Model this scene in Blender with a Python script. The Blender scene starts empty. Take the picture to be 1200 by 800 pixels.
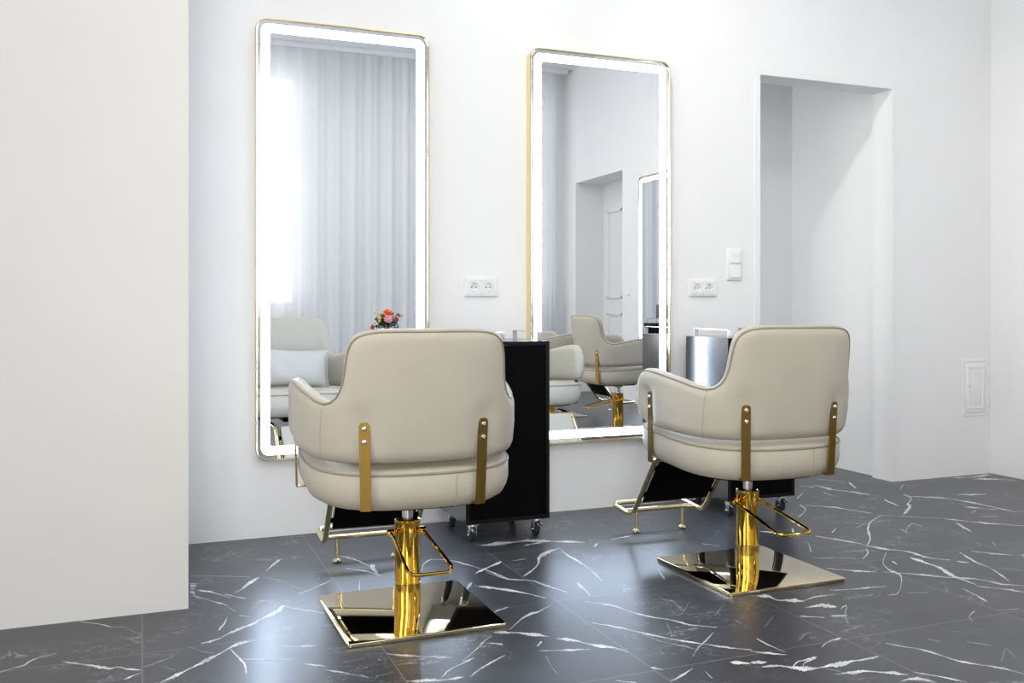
import bpy, bmesh, math, random
import numpy as np
from mathutils import Vector, Matrix

random.seed(7)
C = bpy.context.scene.collection
PI = math.pi
# ------------------------------------------------------------------ frame
F, TH, HOR, CAMZ = 1097.5, 0.378077, 359.0, 0.9167
WY = 3.818            # mirror wall plane
XR = 4.35             # right wall plane
XL = -1.70            # left wall plane
YB = -1.85            # window wall plane
ZC = 3.48             # ceiling


def floor_pt(x, y):
    Z = F * CAMZ / (y - HOR)
    xc = (x - 600) / F * Z
    return (xc * math.cos(TH) + Z * math.sin(TH), Z * math.cos(TH) - xc * math.sin(TH))


# ------------------------------------------------------------------ materials
def srgb(r, g, b):
    f = lambda c: c / 12.92 if c <= 0.04045 else ((c + 0.055) / 1.055) ** 2.4
    return (f(r / 255), f(g / 255), f(b / 255), 1)


def mat(name, col, rough=0.5, metal=0.0, bump=0.0, bscale=200.0, spec=0.5, emit=None, estr=0.0, coat=0.0, var=0.0, vscale=3.0):
    m = bpy.data.materials.new(name)
    m.use_nodes = True
    nt = m.node_tree
    b = nt.nodes['Principled BSDF']
    b.inputs['Base Color'].default_value = (*col[:3], 1)
    b.inputs['Roughness'].default_value = rough
    b.inputs['Metallic'].default_value = metal
    b.inputs['Specular IOR Level'].default_value = spec
    if coat:
        b.inputs['Coat Weight'].default_value = coat
        b.inputs['Coat Roughness'].default_value = 0.1
    if emit:
        b.inputs['Emission Color'].default_value = (*emit[:3], 1)
        b.inputs['Emission Strength'].default_value = estr
    tc = nt.nodes.new('ShaderNodeTexCoord')
    if bump:
        n = nt.nodes.new('ShaderNodeTexNoise')
        n.inputs['Scale'].default_value = bscale
        n.inputs['Detail'].default_value = 3
        nt.links.new(tc.outputs['Object'], n.inputs['Vector'])
        bp = nt.nodes.new('ShaderNodeBump')
        bp.inputs['Strength'].default_value = bump
        bp.inputs['Distance'].default_value = 0.002
        nt.links.new(n.outputs['Fac'], bp.inputs['Height'])
        nt.links.new(bp.outputs['Normal'], b.inputs['Normal'])
    if var:
        n2 = nt.nodes.new('ShaderNodeTexNoise')
        n2.inputs['Scale'].default_value = vscale
        n2.inputs['Detail'].default_value = 4
        nt.links.new(tc.outputs['Object'], n2.inputs['Vector'])
        r = nt.nodes.new('ShaderNodeValToRGB')
        r.color_ramp.elements[0].position = 0.3
        r.color_ramp.elements[1].position = 0.7
        r.color_ramp.elements[0].color = tuple(c * (1 - var) for c in col[:3]) + (1,)
        r.color_ramp.elements[1].color = tuple(min(1, c * (1 + var)) for c in col[:3]) + (1,)
        nt.links.new(n2.outputs['Fac'], r.inputs['Fac'])
        nt.links.new(r.outputs['Color'], b.inputs['Base Color'])
    return m


M = {}
M['wall'] = mat('white_plaster', (0.88, 0.88, 0.88), 0.75, bump=0.25, bscale=9, spec=0.25, var=0.008)
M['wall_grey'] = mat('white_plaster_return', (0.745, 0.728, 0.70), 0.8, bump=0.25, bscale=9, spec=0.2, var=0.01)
M['ceil'] = mat('ceiling_paint', (0.87, 0.87, 0.87), 0.8, bump=0.05, bscale=20)
M['trim'] = mat('white_trim_paint', (0.87, 0.87, 0.87), 0.4, bump=0.03, bscale=30)
M['leather'] = mat('cream_leather', (0.49, 0.447, 0.36), 0.48, bump=0.12, bscale=420, spec=0.4, var=0.015, vscale=14)
M['pillow'] = mat('white_leather', (0.57, 0.54, 0.48), 0.5, bump=0.15, bscale=60, spec=0.4)
M['piping'] = mat('taupe_piping', (0.30, 0.26, 0.19), 0.5, bump=0.3, bscale=300)
M['stitch'] = mat('tan_stitch', (0.42, 0.33, 0.22), 0.6, bump=0.2, bscale=400)
M['gold'] = mat('polished_gold', (0.80, 0.50, 0.09), 0.07, 1.0, bump=0.01, bscale=30)
M['goldp'] = mat('pale_polished_gold', (0.80, 0.68, 0.42), 0.045, 1.0, bump=0.006, bscale=14)
M['goldb'] = mat('brushed_gold', (0.33, 0.205, 0.05), 0.36, 1.0, bump=0.05, bscale=300)
M['goldf'] = mat('champagne_gold', (0.86, 0.72, 0.42), 0.12, 1.0, bump=0.01, bscale=60)
M['chrome'] = mat('chrome', (0.82, 0.82, 0.83), 0.12, 1.0, bump=0.01, bscale=60)
M['steel'] = mat('brushed_steel', (0.70, 0.69, 0.68), 0.25, 1.0, bump=0.04, bscale=300)
M['black'] = mat('black_laminate', (0.006, 0.006, 0.008), 0.24, spec=0.5, coat=.5)
M['black'].node_tree.nodes['Principled BSDF'].inputs['IOR'].default_value = 2.2
M['blackm'] = mat('black_board', (0.002, 0.002, 0.0025), 0.5, bump=0.04, bscale=400, spec=0.06)
M['edge'] = mat('black_edging', (0.004, 0.004, 0.005), 0.4, bump=0.04, bscale=400, spec=0.25)
M['rubber'] = mat('black_rubber', (0.02, 0.02, 0.022), 0.6, bump=0.05, bscale=300)
M['plastic'] = mat('white_plastic', (0.86, 0.86, 0.86), 0.28, bump=0.01, bscale=80)
M['hole'] = mat('dark_hole', (0.03, 0.03, 0.03), 0.6, bump=0.02)
M['mirror'] = mat('mirror_silver', (0.90, 0.915, 0.925), 0.0, 1.0)
M['led'] = mat('led_diffuser', (0.9, 0.93, 1), 0.4, emit=(0.62, 0.77, 1.0), estr=21.0)
M['lamp'] = mat('lamp_diffuser', (0.95, 0.93, 0.9), 0.4, emit=(1.0, 0.93, 0.84), estr=9.0)
M['panel'] = mat('fill_panel_diffuser', (0.95, 0.93, 0.9), 0.4, emit=(1.0, 0.93, 0.84), estr=0.6)
M['green'] = mat('leaf_green', (0.012, 0.05, 0.015), 0.5, bump=0.1, var=0.3, vscale=40)
M['orange'] = mat('orange_petal', (0.85, 0.16, 0.01), 0.5, bump=0.1, var=0.15, vscale=60)
M['pink'] = mat('pink_petal', (0.85, 0.42, 0.44), 0.5, bump=0.1, var=0.15, vscale=60)
M['magenta'] = mat('magenta_petal', (0.55, 0.06, 0.22), 0.5, bump=0.1, var=0.15, vscale=60)
M['yellow'] = mat('yellow_petal', (0.85, 0.62, 0.02), 0.5, bump=0.1, var=0.15, vscale=60)
M['rust'] = mat('rust_petal', (0.55, 0.12, 0.05), 0.5, bump=0.1, var=0.15, vscale=60)
M['ceramic'] = mat('white_ceramic', (0.8, 0.8, 0.78), 0.2, bump=0.02, bscale=40)
M['wood'] = mat('pale_wood', (0.45, 0.32, 0.19), 0.45, bump=0.1, bscale=60, var=0.15, vscale=9)
M['door'] = mat('door_paint', (0.84, 0.84, 0.83), 0.35, bump=0.03, bscale=40)


def glass_mat():
    m = bpy.data.materials.new('window_glass'); m.use_nodes = True
    nt = m.node_tree; nt.nodes.clear()
    o = nt.nodes.new('ShaderNodeOutputMaterial')
    mx = nt.nodes.new('ShaderNodeMixShader'); tr = nt.nodes.new('ShaderNodeBsdfTransparent')
    gl = nt.nodes.new('ShaderNodeBsdfGlossy'); gl.inputs['Roughness'].default_value = 0.02
    fr = nt.nodes.new('ShaderNodeFresnel'); fr.inputs['IOR'].default_value = 1.45
    nt.links.new(fr.outputs[0], mx.inputs[0]); nt.links.new(tr.outputs[0], mx.inputs[1])
    nt.links.new(gl.outputs[0], mx.inputs[2]); nt.links.new(mx.outputs[0], o.inputs[0])
    return m


def sheer_mat():
    m = bpy.data.materials.new('sheer_fabric'); m.use_nodes = True
    nt = m.node_tree; nt.nodes.clear()
    o = nt.nodes.new('ShaderNodeOutputMaterial')
    d = nt.nodes.new('ShaderNodeBsdfDiffuse'); d.inputs[0].default_value = (0.88, 0.89, 0.91, 1)
    t = nt.nodes.new('ShaderNodeBsdfTranslucent'); t.inputs[0].default_value = (0.82, 0.83, 0.85, 1)
    tr = nt.nodes.new('ShaderNodeBsdfTransparent')
    a = nt.nodes.new('ShaderNodeMixShader'); b = nt.nodes.new('ShaderNodeMixShader')
    a.inputs[0].default_value = 0.36
    tc = nt.nodes.new('ShaderNodeTexCoord'); w = nt.nodes.new('ShaderNodeTexNoise')
    w.inputs['Scale'].default_value = 300
    mr = nt.nodes.new('ShaderNodeMapRange'); mr.inputs[3].default_value = 0.05; mr.inputs[4].default_value = 0.12
    nt.links.new(tc.outputs['Object'], w.inputs['Vector']); nt.links.new(w.outputs[0], mr.inputs[0])
    nt.links.new(mr.outputs[0], b.inputs[0])
    nt.links.new(d.outputs[0], a.inputs[1]); nt.links.new(t.outputs[0], a.inputs[2])
    nt.links.new(a.outputs[0], b.inputs[1]); nt.links.new(tr.outputs[0], b.inputs[2])
    nt.links.new(b.outputs[0], o.inputs[0])
    return m


def marble_mat():
    m = bpy.data.materials.new('charcoal_marble_tile'); m.use_nodes = True
    nt = m.node_tree; L = nt.links; b = nt.nodes['Principled BSDF']
    N = nt.nodes.new
    tc = N('ShaderNodeTexCoord')
    # per-tile shift of the pattern (0.6 m square tiles)
    sep = N('ShaderNodeSeparateXYZ'); L.new(tc.outputs['Object'], sep.inputs[0])

    def math_(op, a, bb):
        n = N('ShaderNodeMath'); n.operation = op
        for i, v in enumerate((a, bb)):
            if v is None: continue
            if isinstance(v, (int, float)): n.inputs[i].default_value = v
            else: L.new(v, n.inputs[i])
        return n.outputs[0]
    tx = math_('DIVIDE', math_('SUBTRACT', sep.outputs[0], 0.0055), 0.6)
    ty = math_('DIVIDE', math_('SUBTRACT', sep.outputs[1], 2.66), 0.6)
    fx, fy = math_('FLOOR', tx, None), math_('FLOOR', ty, None)
    off = N('ShaderNodeCombineXYZ')
    L.new(math_('MULTIPLY', fx, 3.71), off.inputs[0]); L.new(math_('MULTIPLY', fy, 5.13), off.inputs[1])
    L.new(math_('MULTIPLY', math_('ADD', fx, fy), 1.7), off.inputs[2])
    ad = N('ShaderNodeVectorMath'); ad.operation = 'ADD'
    L.new(tc.outputs['Object'], ad.inputs[0]); L.new(off.outputs[0], ad.inputs[1])
    # joint mask
    def joint(t):
        fr = math_('FRACT', t, None)
        d = math_('MINIMUM', fr, math_('SUBTRACT', 1.0, fr))
        return math_('LESS_THAN', d, 0.0033)
    jm = math_('MAXIMUM', joint(tx), joint(ty))

    def ridge(scale, detail, width, sx=1.0, sy=1.0, rot=0.0, dist=0.0):
        mp = N('ShaderNodeMapping'); mp.inputs['Scale'].default_value = (sx, sy, 1); mp.inputs['Rotation'].default_value = (0, 0, rot)
        L.new(ad.outputs[0], mp.inputs[0])
        n = N('ShaderNodeTexNoise'); n.inputs['Scale'].default_value = scale; n.inputs['Detail'].default_value = detail
        n.inputs['Distortion'].default_value = dist; n.inputs['Roughness'].default_value = 0.6
        L.new(mp.outputs[0], n.inputs['Vector'])
        a = math_('ABSOLUTE', math_('SUBTRACT', n.outputs[0], 0.5), None)
        mr = N('ShaderNodeMapRange'); mr.inputs[1].default_value = 0.0; mr.inputs[2].default_value = width
        mr.inputs[3].default_value = 1.0; mr.inputs[4].default_value = 0.0
        L.new(a, mr.inputs[0])
        return mr.outputs[0]
    patch = N('ShaderNodeTexNoise'); patch.inputs['Scale'].default_value = 4.5; patch.inputs['Detail'].default_value = 2
    L.new(ad.outputs[0], patch.inputs['Vector'])
    pm = N('ShaderNodeMapRange'); pm.inputs[1].default_value = 0.48; pm.inputs[2].default_value = 0.68
    L.new(patch.outputs[0], pm.inputs[0])
    v1 = math_('MULTIPLY', ridge(2.6, 5, 0.006, 1.0, 1.9, 0.5, 0.4), pm.outputs[0])
    v2 = math_('MULTIPLY', ridge(5.5, 6, 0.010, 1.0, 1.6, -0.6, 0.5), pm.outputs[0])
    v = math_('MINIMUM', math_('ADD', math_('MULTIPLY', v1, 0.55), math_('MULTIPLY', v2, 0.30)), 1.0)
    base = N('ShaderNodeValToRGB')
    cl = N('ShaderNodeTexNoise'); cl.inputs['Scale'].default_value = 3.5; cl.inputs['Detail'].default_value = 8
    cl.inputs['Roughness'].default_value = 0.65
    L.new(ad.outputs[0], cl.inputs['Vector']); L.new(cl.outputs[0], base.inputs[0])
    base.color_ramp.elements[0].position = 0.3; base.color_ramp.elements[0].color = (0.034, 0.035, 0.040, 1)
    base.color_ramp.elements[1].position = 0.75; base.color_ramp.elements[1].color = (0.067, 0.068, 0.076, 1)
    mx = N('ShaderNodeMixRGB'); mx.inputs[2].default_value = (0.62, 0.62, 0.63, 1)
    L.new(v, mx.inputs[0]); L.new(base.outputs[0], mx.inputs[1])
    mj = N('ShaderNodeMixRGB'); mj.inputs[2].default_value = (0.15, 0.145, 0.14, 1)
    L.new(jm, mj.inputs[0]); L.new(mx.outputs[0], mj.inputs[1])
    L.new(mj.outputs[0], b.inputs['Base Color'])
    b.inputs['Roughness'].default_value = 0.32
    b.inputs['Specular IOR Level'].default_value = 0.5
    bp = N('ShaderNodeBump'); bp.inputs['Strength'].default_value = 0.35; bp.inputs['Distance'].default_value = 0.002
    L.new(math_('SUBTRACT', math_('MULTIPLY', cl.outputs[0], 0.25), jm), bp.inputs['Height'])
    L.new(bp.outputs[0], b.inputs['Normal'])
    return m


M['glass'] = glass_mat()
M['sheer'] = sheer_mat()
M['marble'] = marble_mat()
M['vein'] = mat('marble_vein', (0.62, 0.62, 0.63), 0.33, bump=0.1, bscale=40, var=0.35, vscale=28)
M['veinf'] = mat('marble_vein_faint', (0.33, 0.33, 0.34), 0.33, bump=0.1, bscale=40, var=0.35, vscale=45)


# ------------------------------------------------------------------ helpers
def obj(name, bm, m, parent=None, smooth=True, angle=35):
    me = bpy.data.meshes.new(name)
    bmesh.ops.recalc_face_normals(bm, faces=bm.faces)
    bm.to_mesh(me); bm.free()
    for x in (m if isinstance(m, (list, tuple)) else [m]):
        me.materials.append(x)
    if smooth:
        for p in me.polygons: p.use_smooth = True
        me.set_sharp_from_angle(angle=math.radians(angle))
    o = bpy.data.objects.new(name, me)
    C.objects.link(o)
    if parent: o.parent = parent
    return o


def tag(o, label, cat, group=None):
    o['label'] = label; o['category'] = cat
    if group: o['group'] = group
    return o


def thing(name, label, cat, loc=(0, 0, 0), rotz=0, group=None):
    o = bpy.data.objects.new(name, None); C.objects.link(o)
    o.location = loc; o.rotation_euler = (0, 0, rotz); o.empty_display_size = 0.1
    return tag(o, label, cat, group)


def struct(name, bm, m, parent=None, **k):
    o = obj(name, bm, m, parent, **k)
    o['kind'] = 'structure'
    return o


def dup(root, loc, rotz, label, group=None):
    r = root.copy(); C.objects.link(r); r.location = loc; r.rotation_euler = (0, 0, rotz)
    r['label'] = label
    if group: r['group'] = group
    def rec(src, dst):
        for ch in list(src.children):
            if ch is dst: continue
            c = ch.copy(); C.objects.link(c); c.parent = dst
            rec(ch, c)
    rec(root, r)
    return r


def box(bm, c, s, bev=0.0, rot=None, seg=2, mi=0):
    n0 = len(bm.verts); f0 = len(bm.faces)
    r = bmesh.ops.create_cube(bm, size=1.0)
    vs = r['verts']
    for v in vs:
        v.co = Vector((v.co.x * s[0], v.co.y * s[1], v.co.z * s[2]))
    if bev:
        es = list({e for v in vs for e in v.link_edges})
        rr = bmesh.ops.bevel(bm, geom=es, offset=bev, segments=seg, affect='EDGES', profile=0.5)
        vs = list({v for f in rr['faces'] for v in f.verts} | {v for v in vs if v.is_valid})
    Mx = Matrix.Translation(Vector(c)) @ (rot.to_4x4() if rot else Matrix.Identity(4))
    seen = set()
    stack = [v for v in vs if v.is_valid]
    comp = set(stack)
    while stack:
        v = stack.pop()
        for e in v.link_edges:
            w = e.other_vert(v)
            if w not in comp: comp.add(w); stack.append(w)
    for v in comp: v.co = Mx @ v.co
    if mi:
        for f in {f for v in comp for f in v.link_faces}: f.material_index = mi
    return bm


def boxmm(bm, a, b, bev=0.0, **k):
    return box(bm, [(a[i] + b[i]) / 2 for i in range(3)], [abs(b[i] - a[i]) for i in range(3)], bev, **k)


def fillet(pts, r, n=6):
    pts = [Vector(p) for p in pts]; out = [pts[0]]
    for i in range(1, len(pts) - 1):
        a, b, c = pts[i - 1], pts[i], pts[i + 1]
        d1, d2 = (a - b), (c - b)
        rr = min(r, d1.length * .49, d2.length * .49)
        p, q = b + d1.normalized() * rr, b + d2.normalized() * rr
        for k in range(n + 1):
            t = k / n
            out.append((1 - t) ** 2 * p + 2 * t * (1 - t) * b + t * t * q)
    out.append(pts[-1])
    return out


def tube(bm, pts, r, n=10, closed=False, cap=True, ry=None):
    pts = [Vector(p) for p in pts]; m = len(pts); rings = []
    prev = None
    for i, p in enumerate(pts):
        if closed: t = pts[(i + 1) % m] - pts[i - 1]
        else: t = pts[min(i + 1, m - 1)] - pts[max(i - 1, 0)]
        t.normalize()
        if prev is None:
            u = t.orthogonal().normalized()
        else:
            u = (prev - t * prev.dot(t)).normalized()
        prev = u; w = t.cross(u)
        rad = r(i / (m - 1)) if callable(r) else r
        rings.append([bm.verts.new(p + (u * math.cos(2 * PI * k / n) + w * math.sin(2 * PI * k / n)) * rad) for k in range(n)])
    for i in range(m if closed else m - 1):
        a, b = rings[i], rings[(i + 1) % m]
        if closed and i == m - 1:      # best rotational match
            k0 = min(range(n), key=lambda k: (b[k].co - a[0].co).length)
            b = b[k0:] + b[:k0]
        for k in range(n):
            bm.faces.new((a[k], a[(k + 1) % n], b[(k + 1) % n], b[k]))
    if cap and not closed:
        bm.faces.new(rings[0][::-1]); bm.faces.new(rings[-1])
    return bm


def lathe(bm, prof, n=40, c=(0, 0, 0), axis='z'):
    rings = []
    for r, z in prof:
        ring = []
        if r < 1e-6:
            ring = [None]
            p = (0, 0, z)
            ring = [bm.verts.new(p)]
        else:
            ring = [bm.verts.new((r * math.cos(2 * PI * k / n), r * math.sin(2 * PI * k / n), z)) for k in range(n)]
        rings.append(ring)
    for a, b in zip(rings, rings[1:]):
        for k in range(n):
            k2 = (k + 1) % n
            if len(a) == 1 and len(b) == 1: continue
            if len(a) == 1: bm.faces.new((a[0], b[k], b[k2]))
            elif len(b) == 1: bm.faces.new((a[k], a[k2], b[0]))
            else: bm.faces.new((a[k], a[k2], b[k2], b[k]))
    Mx = Matrix.Translation(Vector(c))
    if axis == 'y': Mx = Mx @ Matrix.Rotation(PI / 2, 4, 'X')       # +z -> -y
    if axis == 'x': Mx = Mx @ Matrix.Rotation(PI / 2, 4, 'Y')
    for ring in rings:
        for v in ring: v.co = Mx @ v.co
    return bm


def rrect(w, h, r, n=8, cx=0, cy=0):
    out = []
    for sx, sy, a0 in ((1, 1, 0), (-1, 1, PI / 2), (-1, -1, PI), (1, -1, 1.5 * PI)):
        ox, oy = cx + sx * (w / 2 - r), cy + sy * (h / 2 - r)
        for k in range(n + 1):
            a = a0 + PI / 2 * k / n
            out.append((ox + r * math.cos(a), oy + r * math.sin(a)))
    return out


def loft(bm, loops, cap0=False, cap1=False, close=False):
    R = [[bm.verts.new(p) for p in lp] for lp in loops]
    n = len(R[0])
    pr = list(zip(R, R[1:])) + ([(R[-1], R[0])] if close else [])
    for a, b in pr:
        for k in range(n):
            bm.faces.new((a[k], a[(k + 1) % n], b[(k + 1) % n], b[k]))
    if cap0: bm.faces.new(R[0])
    if cap1: bm.faces.new(R[-1])
    return R


def catmull(pts, per=8):
    P = [np.array(p, float) for p in pts]
    P = [2 * P[0] - P[1]] + P + [2 * P[-1] - P[-2]]
    out = []
    for i in range(1, len(P) - 2):
        p0, p1, p2, p3 = P[i - 1:i + 3]
        for k in range(per):
            t = k / per
            out.append(0.5 * (2 * p1 + (p2 - p0) * t + (2 * p0 - 5 * p1 + 4 * p2 - p3) * t * t + (3 * p1 - p0 - 3 * p2 + p3) * t ** 3))
    out.append(P[-2])
    return np.array(out)


def resample(c, n):
    d = np.r_[0, np.cumsum(np.linalg.norm(np.diff(c, axis=0), axis=1))]
    t = np.linspace(0, d[-1], n)
    return np.stack([np.interp(t, d, c[:, k]) for k in range(c.shape[1])], 1)


FILL_LW = [(-1.2, -.1), (.7, 1.8)]      # unseen windows added in the left wall to brighten the room
# ------------------------------------------------------------------ room shell
def build_room():
    # floor with traced marble veins
    bm = bmesh.new()
    boxmm(bm, (XL - .3, YB - .4, -0.1), (XR + 1.6, WY + 1.3, 0))
    add_veins(bm)
    struct('floor', bm, [M['marble'], M['vein'], M['veinf']], smooth=False)
    bm = bmesh.new(); boxmm(bm, (XL - .3, YB - .4, ZC), (XR + .3, WY + .3, ZC + .1))
    struct('ceiling', bm, M['ceil'], smooth=False)
    # mirror wall with the passage opening
    DX0, DX1, DZ = 2.825, 3.654, 2.052
    T = 0.14
    bm = bmesh.new()
    boxmm(bm, (XL - .3, WY, 0), (DX0, WY + T, ZC))
    boxmm(bm, (DX1, WY, 0), (XR + .3, WY + T, ZC))
    boxmm(bm, (DX0, WY, DZ), (DX1, WY + T, ZC))
    struct('wall_back', bm, M['wall'], smooth=False)
    # flush lining around the opening
    bm = bmesh.new(); w = 0.034; t = 0.0035
    boxmm(bm, (DX0 - w, WY - t, 0), (DX0, WY + .001, DZ + w), 0.0015)
    boxmm(bm, (DX1, WY - t, 0), (DX1 + w, WY + .001, DZ + w), 0.0015)
    boxmm(bm, (DX0, WY - t, DZ), (DX1, WY + .001, DZ + w), 0.0015)
    struct('trim_1', bm, M['trim'], smooth=False)
    # passage behind
    bm = bmesh.new(); boxmm(bm, (3.69, WY + T, 0), (3.83, 4.80, 2.75)); struct('wall_passage_right', bm, M['wall'], smooth=False)
    bm = bmesh.new(); boxmm(bm, (0.9, 4.67, 0), (3.69, 4.80, 2.75)); struct('wall_passage_end', bm, M['wall'], smooth=False)
    bm = bmesh.new()
    boxmm(bm, (0.78, WY + T, 0), (0.9, 4.06, 2.75)); boxmm(bm, (0.78, 4.56, 0), (0.9, 4.80, 2.75))
    boxmm(bm, (0.78, 4.06, 0), (0.9, 4.56, .45)); boxmm(bm, (0.78, 4.06, 2.35), (0.9, 4.56, 2.75))
    struct('wall_passage_left', bm, M['wall'], smooth=False)
    bm = bmesh.new()
    for a, b, c, d in ((4.06, .45, 4.10, 2.35), (4.52, .45, 4.56, 2.35), (4.06, .45, 4.56, .50), (4.06, 2.30, 4.56, 2.35), (4.06, 1.38, 4.56, 1.42)):
        boxmm(bm, (.81, a, b), (.86, c, d), .004)
    pw = struct('window_6', bm, M['trim'], smooth=False)  # added unseen window, lets fill light into the passage
    bm = bmesh.new(); boxmm(bm, (.832, 4.065, .46), (.838, 4.555, 2.34)); struct('window_glass', bm, M['glass'], pw, smooth=False)
    bm = bmesh.new(); boxmm(bm, (0.78, WY + T, 2.75), (3.83, 4.80, 2.85)); struct('ceiling_passage', bm, M['ceil'], smooth=False)
    # projecting wall corner at the left of the picture
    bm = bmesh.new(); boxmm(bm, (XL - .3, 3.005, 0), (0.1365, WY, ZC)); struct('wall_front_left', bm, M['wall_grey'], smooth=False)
    bm = bmesh.new(); ys = [YB - .3] + [v for w in FILL_LW for v in w] + [3.005]
    for i in range(0, len(ys), 2): boxmm(bm, (XL - .3, ys[i], 0), (XL, ys[i + 1], ZC))
    for a, b in FILL_LW:
        boxmm(bm, (XL - .3, a, 0), (XL, b, .14)); boxmm(bm, (XL - .3, a, 3.26), (XL, b, ZC))
    struct('wall_left', bm, M['wall'], smooth=False)
    # right wall with door niche
    NY0, NY1, NZ, ND = -1.54, -0.49, 2.24, 0.34
    bm = bmesh.new()
    boxmm(bm, (XR, NY1, 0), (XR + ND, WY, ZC))
    boxmm(bm, (XR, YB - .3, 0), (XR + ND, NY0, ZC))
    boxmm(bm, (XR, NY0, NZ), (XR + ND, NY1, ZC))
    struct('wall_right', bm, M['wall'], smooth=False)
    # door in the niche
    x0 = XR + ND
    bm = bmesh.new()
    boxmm(bm, (x0, NY0, 0), (x0 + .05, NY1, NZ))
    for yc in (-1.27, -0.76):
        for z0, z1 in ((0.2, 0.85), (1.0, 1.95)):
            for a, b in ((z0, z0 + .03), (z1 - .03, z1)):
                boxmm(bm, (x0 - .014, yc - .17, a), (x0 + .001, yc + .17, b), 0.004)
            for s in (-1, 1):
                boxmm(bm, (x0 - .014, yc + s * .155 - .015, z0), (x0 + .001, yc + s * .155 + .015, z1), 0.004)
    boxmm(bm, (x0 - .02, -1.03, 0.0), (x0 + .001, -0.99, NZ), 0.006)
    d = struct('door_1', bm, M['door'], smooth=False)
    bm = bmesh.new()
    lathe(bm, [(0, 0), (.025, 0), (.025, .008), (.01, .01), (.01, .05), (0, .05)], 20, (x0 - .045, -0.93, 1.02), 'x')
    tube(bm, fillet([(x0 - .045, -.93, 1.02), (x0 - .06, -.90, 1.02), (x0 - .06, -.81, 1.02)], .01), .009)
    struct('door_handle', bm, M['steel'], d)
    # window wall
    W = [(-1.40, -0.25), (0.30, 1.48), (3.62, 4.12)]; WZ0, WZ1 = 0.88, 3.26  # first opening is unseen, added to light the lower walls
    bm = bmesh.new(); xs = [XL - .15] + [v for w in W for v in w] + [XR + ND]
    for i in range(0, len(xs), 2): boxmm(bm, (xs[i], YB - .3, 0), (xs[i + 1], YB, ZC))
    for a, b in W:
        boxmm(bm, (a, YB - .3, 0), (b, YB, WZ0 if a > 0 else .14)); boxmm(bm, (a, YB - .3, WZ1), (b, YB, ZC))
    struct('wall_window', bm, M['wall'], smooth=False)
    for i, (a, b) in enumerate(W):
        WZ0 = .88 if a > 0 else .14
        bm = bmesh.new(); y = YB - .17; fw = .06
        for xa, xb in ((a, a + fw), (b - fw, b), ((a + b) / 2 - .06, (a + b) / 2 + .06)):
            boxmm(bm, (xa, y - .03, WZ0), (xb, y + .03, WZ1), .006)
        for za, zb in ((WZ0, WZ0 + .08), (WZ1 - .07, WZ1), (2.45, 2.57), (1.66, 1.70)):
            boxmm(bm, (a, y - .027, za), (b, y + .027, zb), .006)
        boxmm(bm, (a, YB - .12, WZ0 - .02), (b, YB + .05, WZ0 + .015), .006)
        w = struct('window_%d' % (i + 1), bm, M['trim'], smooth=False)
        bm = bmesh.new(); boxmm(bm, (a + .01, y - .003, WZ0 + .01), (b - .01, y + .003, WZ1 - .01))
        struct('window_glass', bm, M['glass'], w, smooth=False)
    for i, (a, b) in enumerate(FILL_LW):
        bm = bmesh.new(); x = XL - .17; fw = .06
        for ya, yb in ((a, a + fw), (b - fw, b), ((a + b) / 2 - .06, (a + b) / 2 + .06)):
            boxmm(bm, (x - .03, ya, .14), (x + .03, yb, WZ1), .006)
        for za, zb in ((.14, .24), (WZ1 - .07, WZ1), (2.45, 2.57)):
            boxmm(bm, (x - .027, a, za), (x + .027, b, zb), .006)
        w = struct('window_%d' % (i + 4), bm, M['trim'], smooth=False)  # frames of the added left windows
        bm = bmesh.new(); boxmm(bm, (x - .003, a + .01, .15), (x + .003, b - .01, WZ1 - .01))
        struct('window_glass', bm, M['glass'], w, smooth=False)


# ------------------------------------------------------------------ veins (polylines seen on the tiles)
VA = """275,580 340,590 410,600 480,612 520,605 560,615 620,618|12
545,660 580,645 620,632|6
0,628 60,610 105,598 140,575 190,560 250,545|6
60,540 85,552 120,557|5
345,405 400,412 450,420 490,430|6
490,430 540,430 590,450|3
585,453 620,456|3
635,605 680,590 760,560|4
836,240 868,241|13
836,251 864,251|13
836,262 858,263|12
836,272 855,280|9
846,280 858,290|5
865,267 920,275 975,290 1015,300|7
845,290 930,315 1000,335|6
985,285 1040,297 1080,305|8
1030,278 1060,265 1090,235 1140,212|8
885,503 950,485 1010,455 1070,430 1130,410|10
1140,398 1170,385 1210,370|14
705,673 780,640 850,605 900,580 960,550 1010,520 1060,500 1120,488|14
1010,525 1040,555 1070,590 1080,635|8
960,445 985,415 1000,385|10
830,515 880,535 940,545|3
1070,570 1160,572|5
840,205 950,205 1100,210|3
1000,340 1035,362|3
1055,378 1100,385|5
710,600 770,620|2
1120,345 1150,318 1220,310|3"""
VB = """120,183 150,155 182,132|12
0,272 45,240 85,212|9
115,213 190,228 250,255 290,265|4
260,285 320,262 410,222|7
0,440 60,415 95,395|10
95,395 150,370 210,330|16
210,343 290,355 375,370|6
190,515 340,513|6
0,568 25,590 35,635|9
40,570 110,572 240,572|4
285,590 380,602|6
375,615 450,628 570,650|6
430,115 500,130 560,155 605,180|6
580,155 610,200|20
470,172 560,185 625,205|5
530,225 530,270|12
800,185 815,150 840,133|12
840,133 920,135 1000,155 1100,185 1190,220|5
1040,195 1090,170 1155,142|9
1035,248 1110,258 1200,275|9
995,275 1010,250 1025,235|16
1120,365 1180,343|6
650,547 730,555 840,560 935,563|9
890,650 930,615 980,590 1035,565|8
980,580 1030,540 1080,490 1110,470|6
1015,650 1080,600 1170,553|6
735,668 830,665 920,660 985,648|14
1090,500 1160,508|6
1060,70 1130,67 1200,58|9
55,350 90,315 150,320|3
190,310 270,322 340,325|3
455,585 550,570|4
610,570 625,577|7
0,380 50,384|4"""
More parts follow.
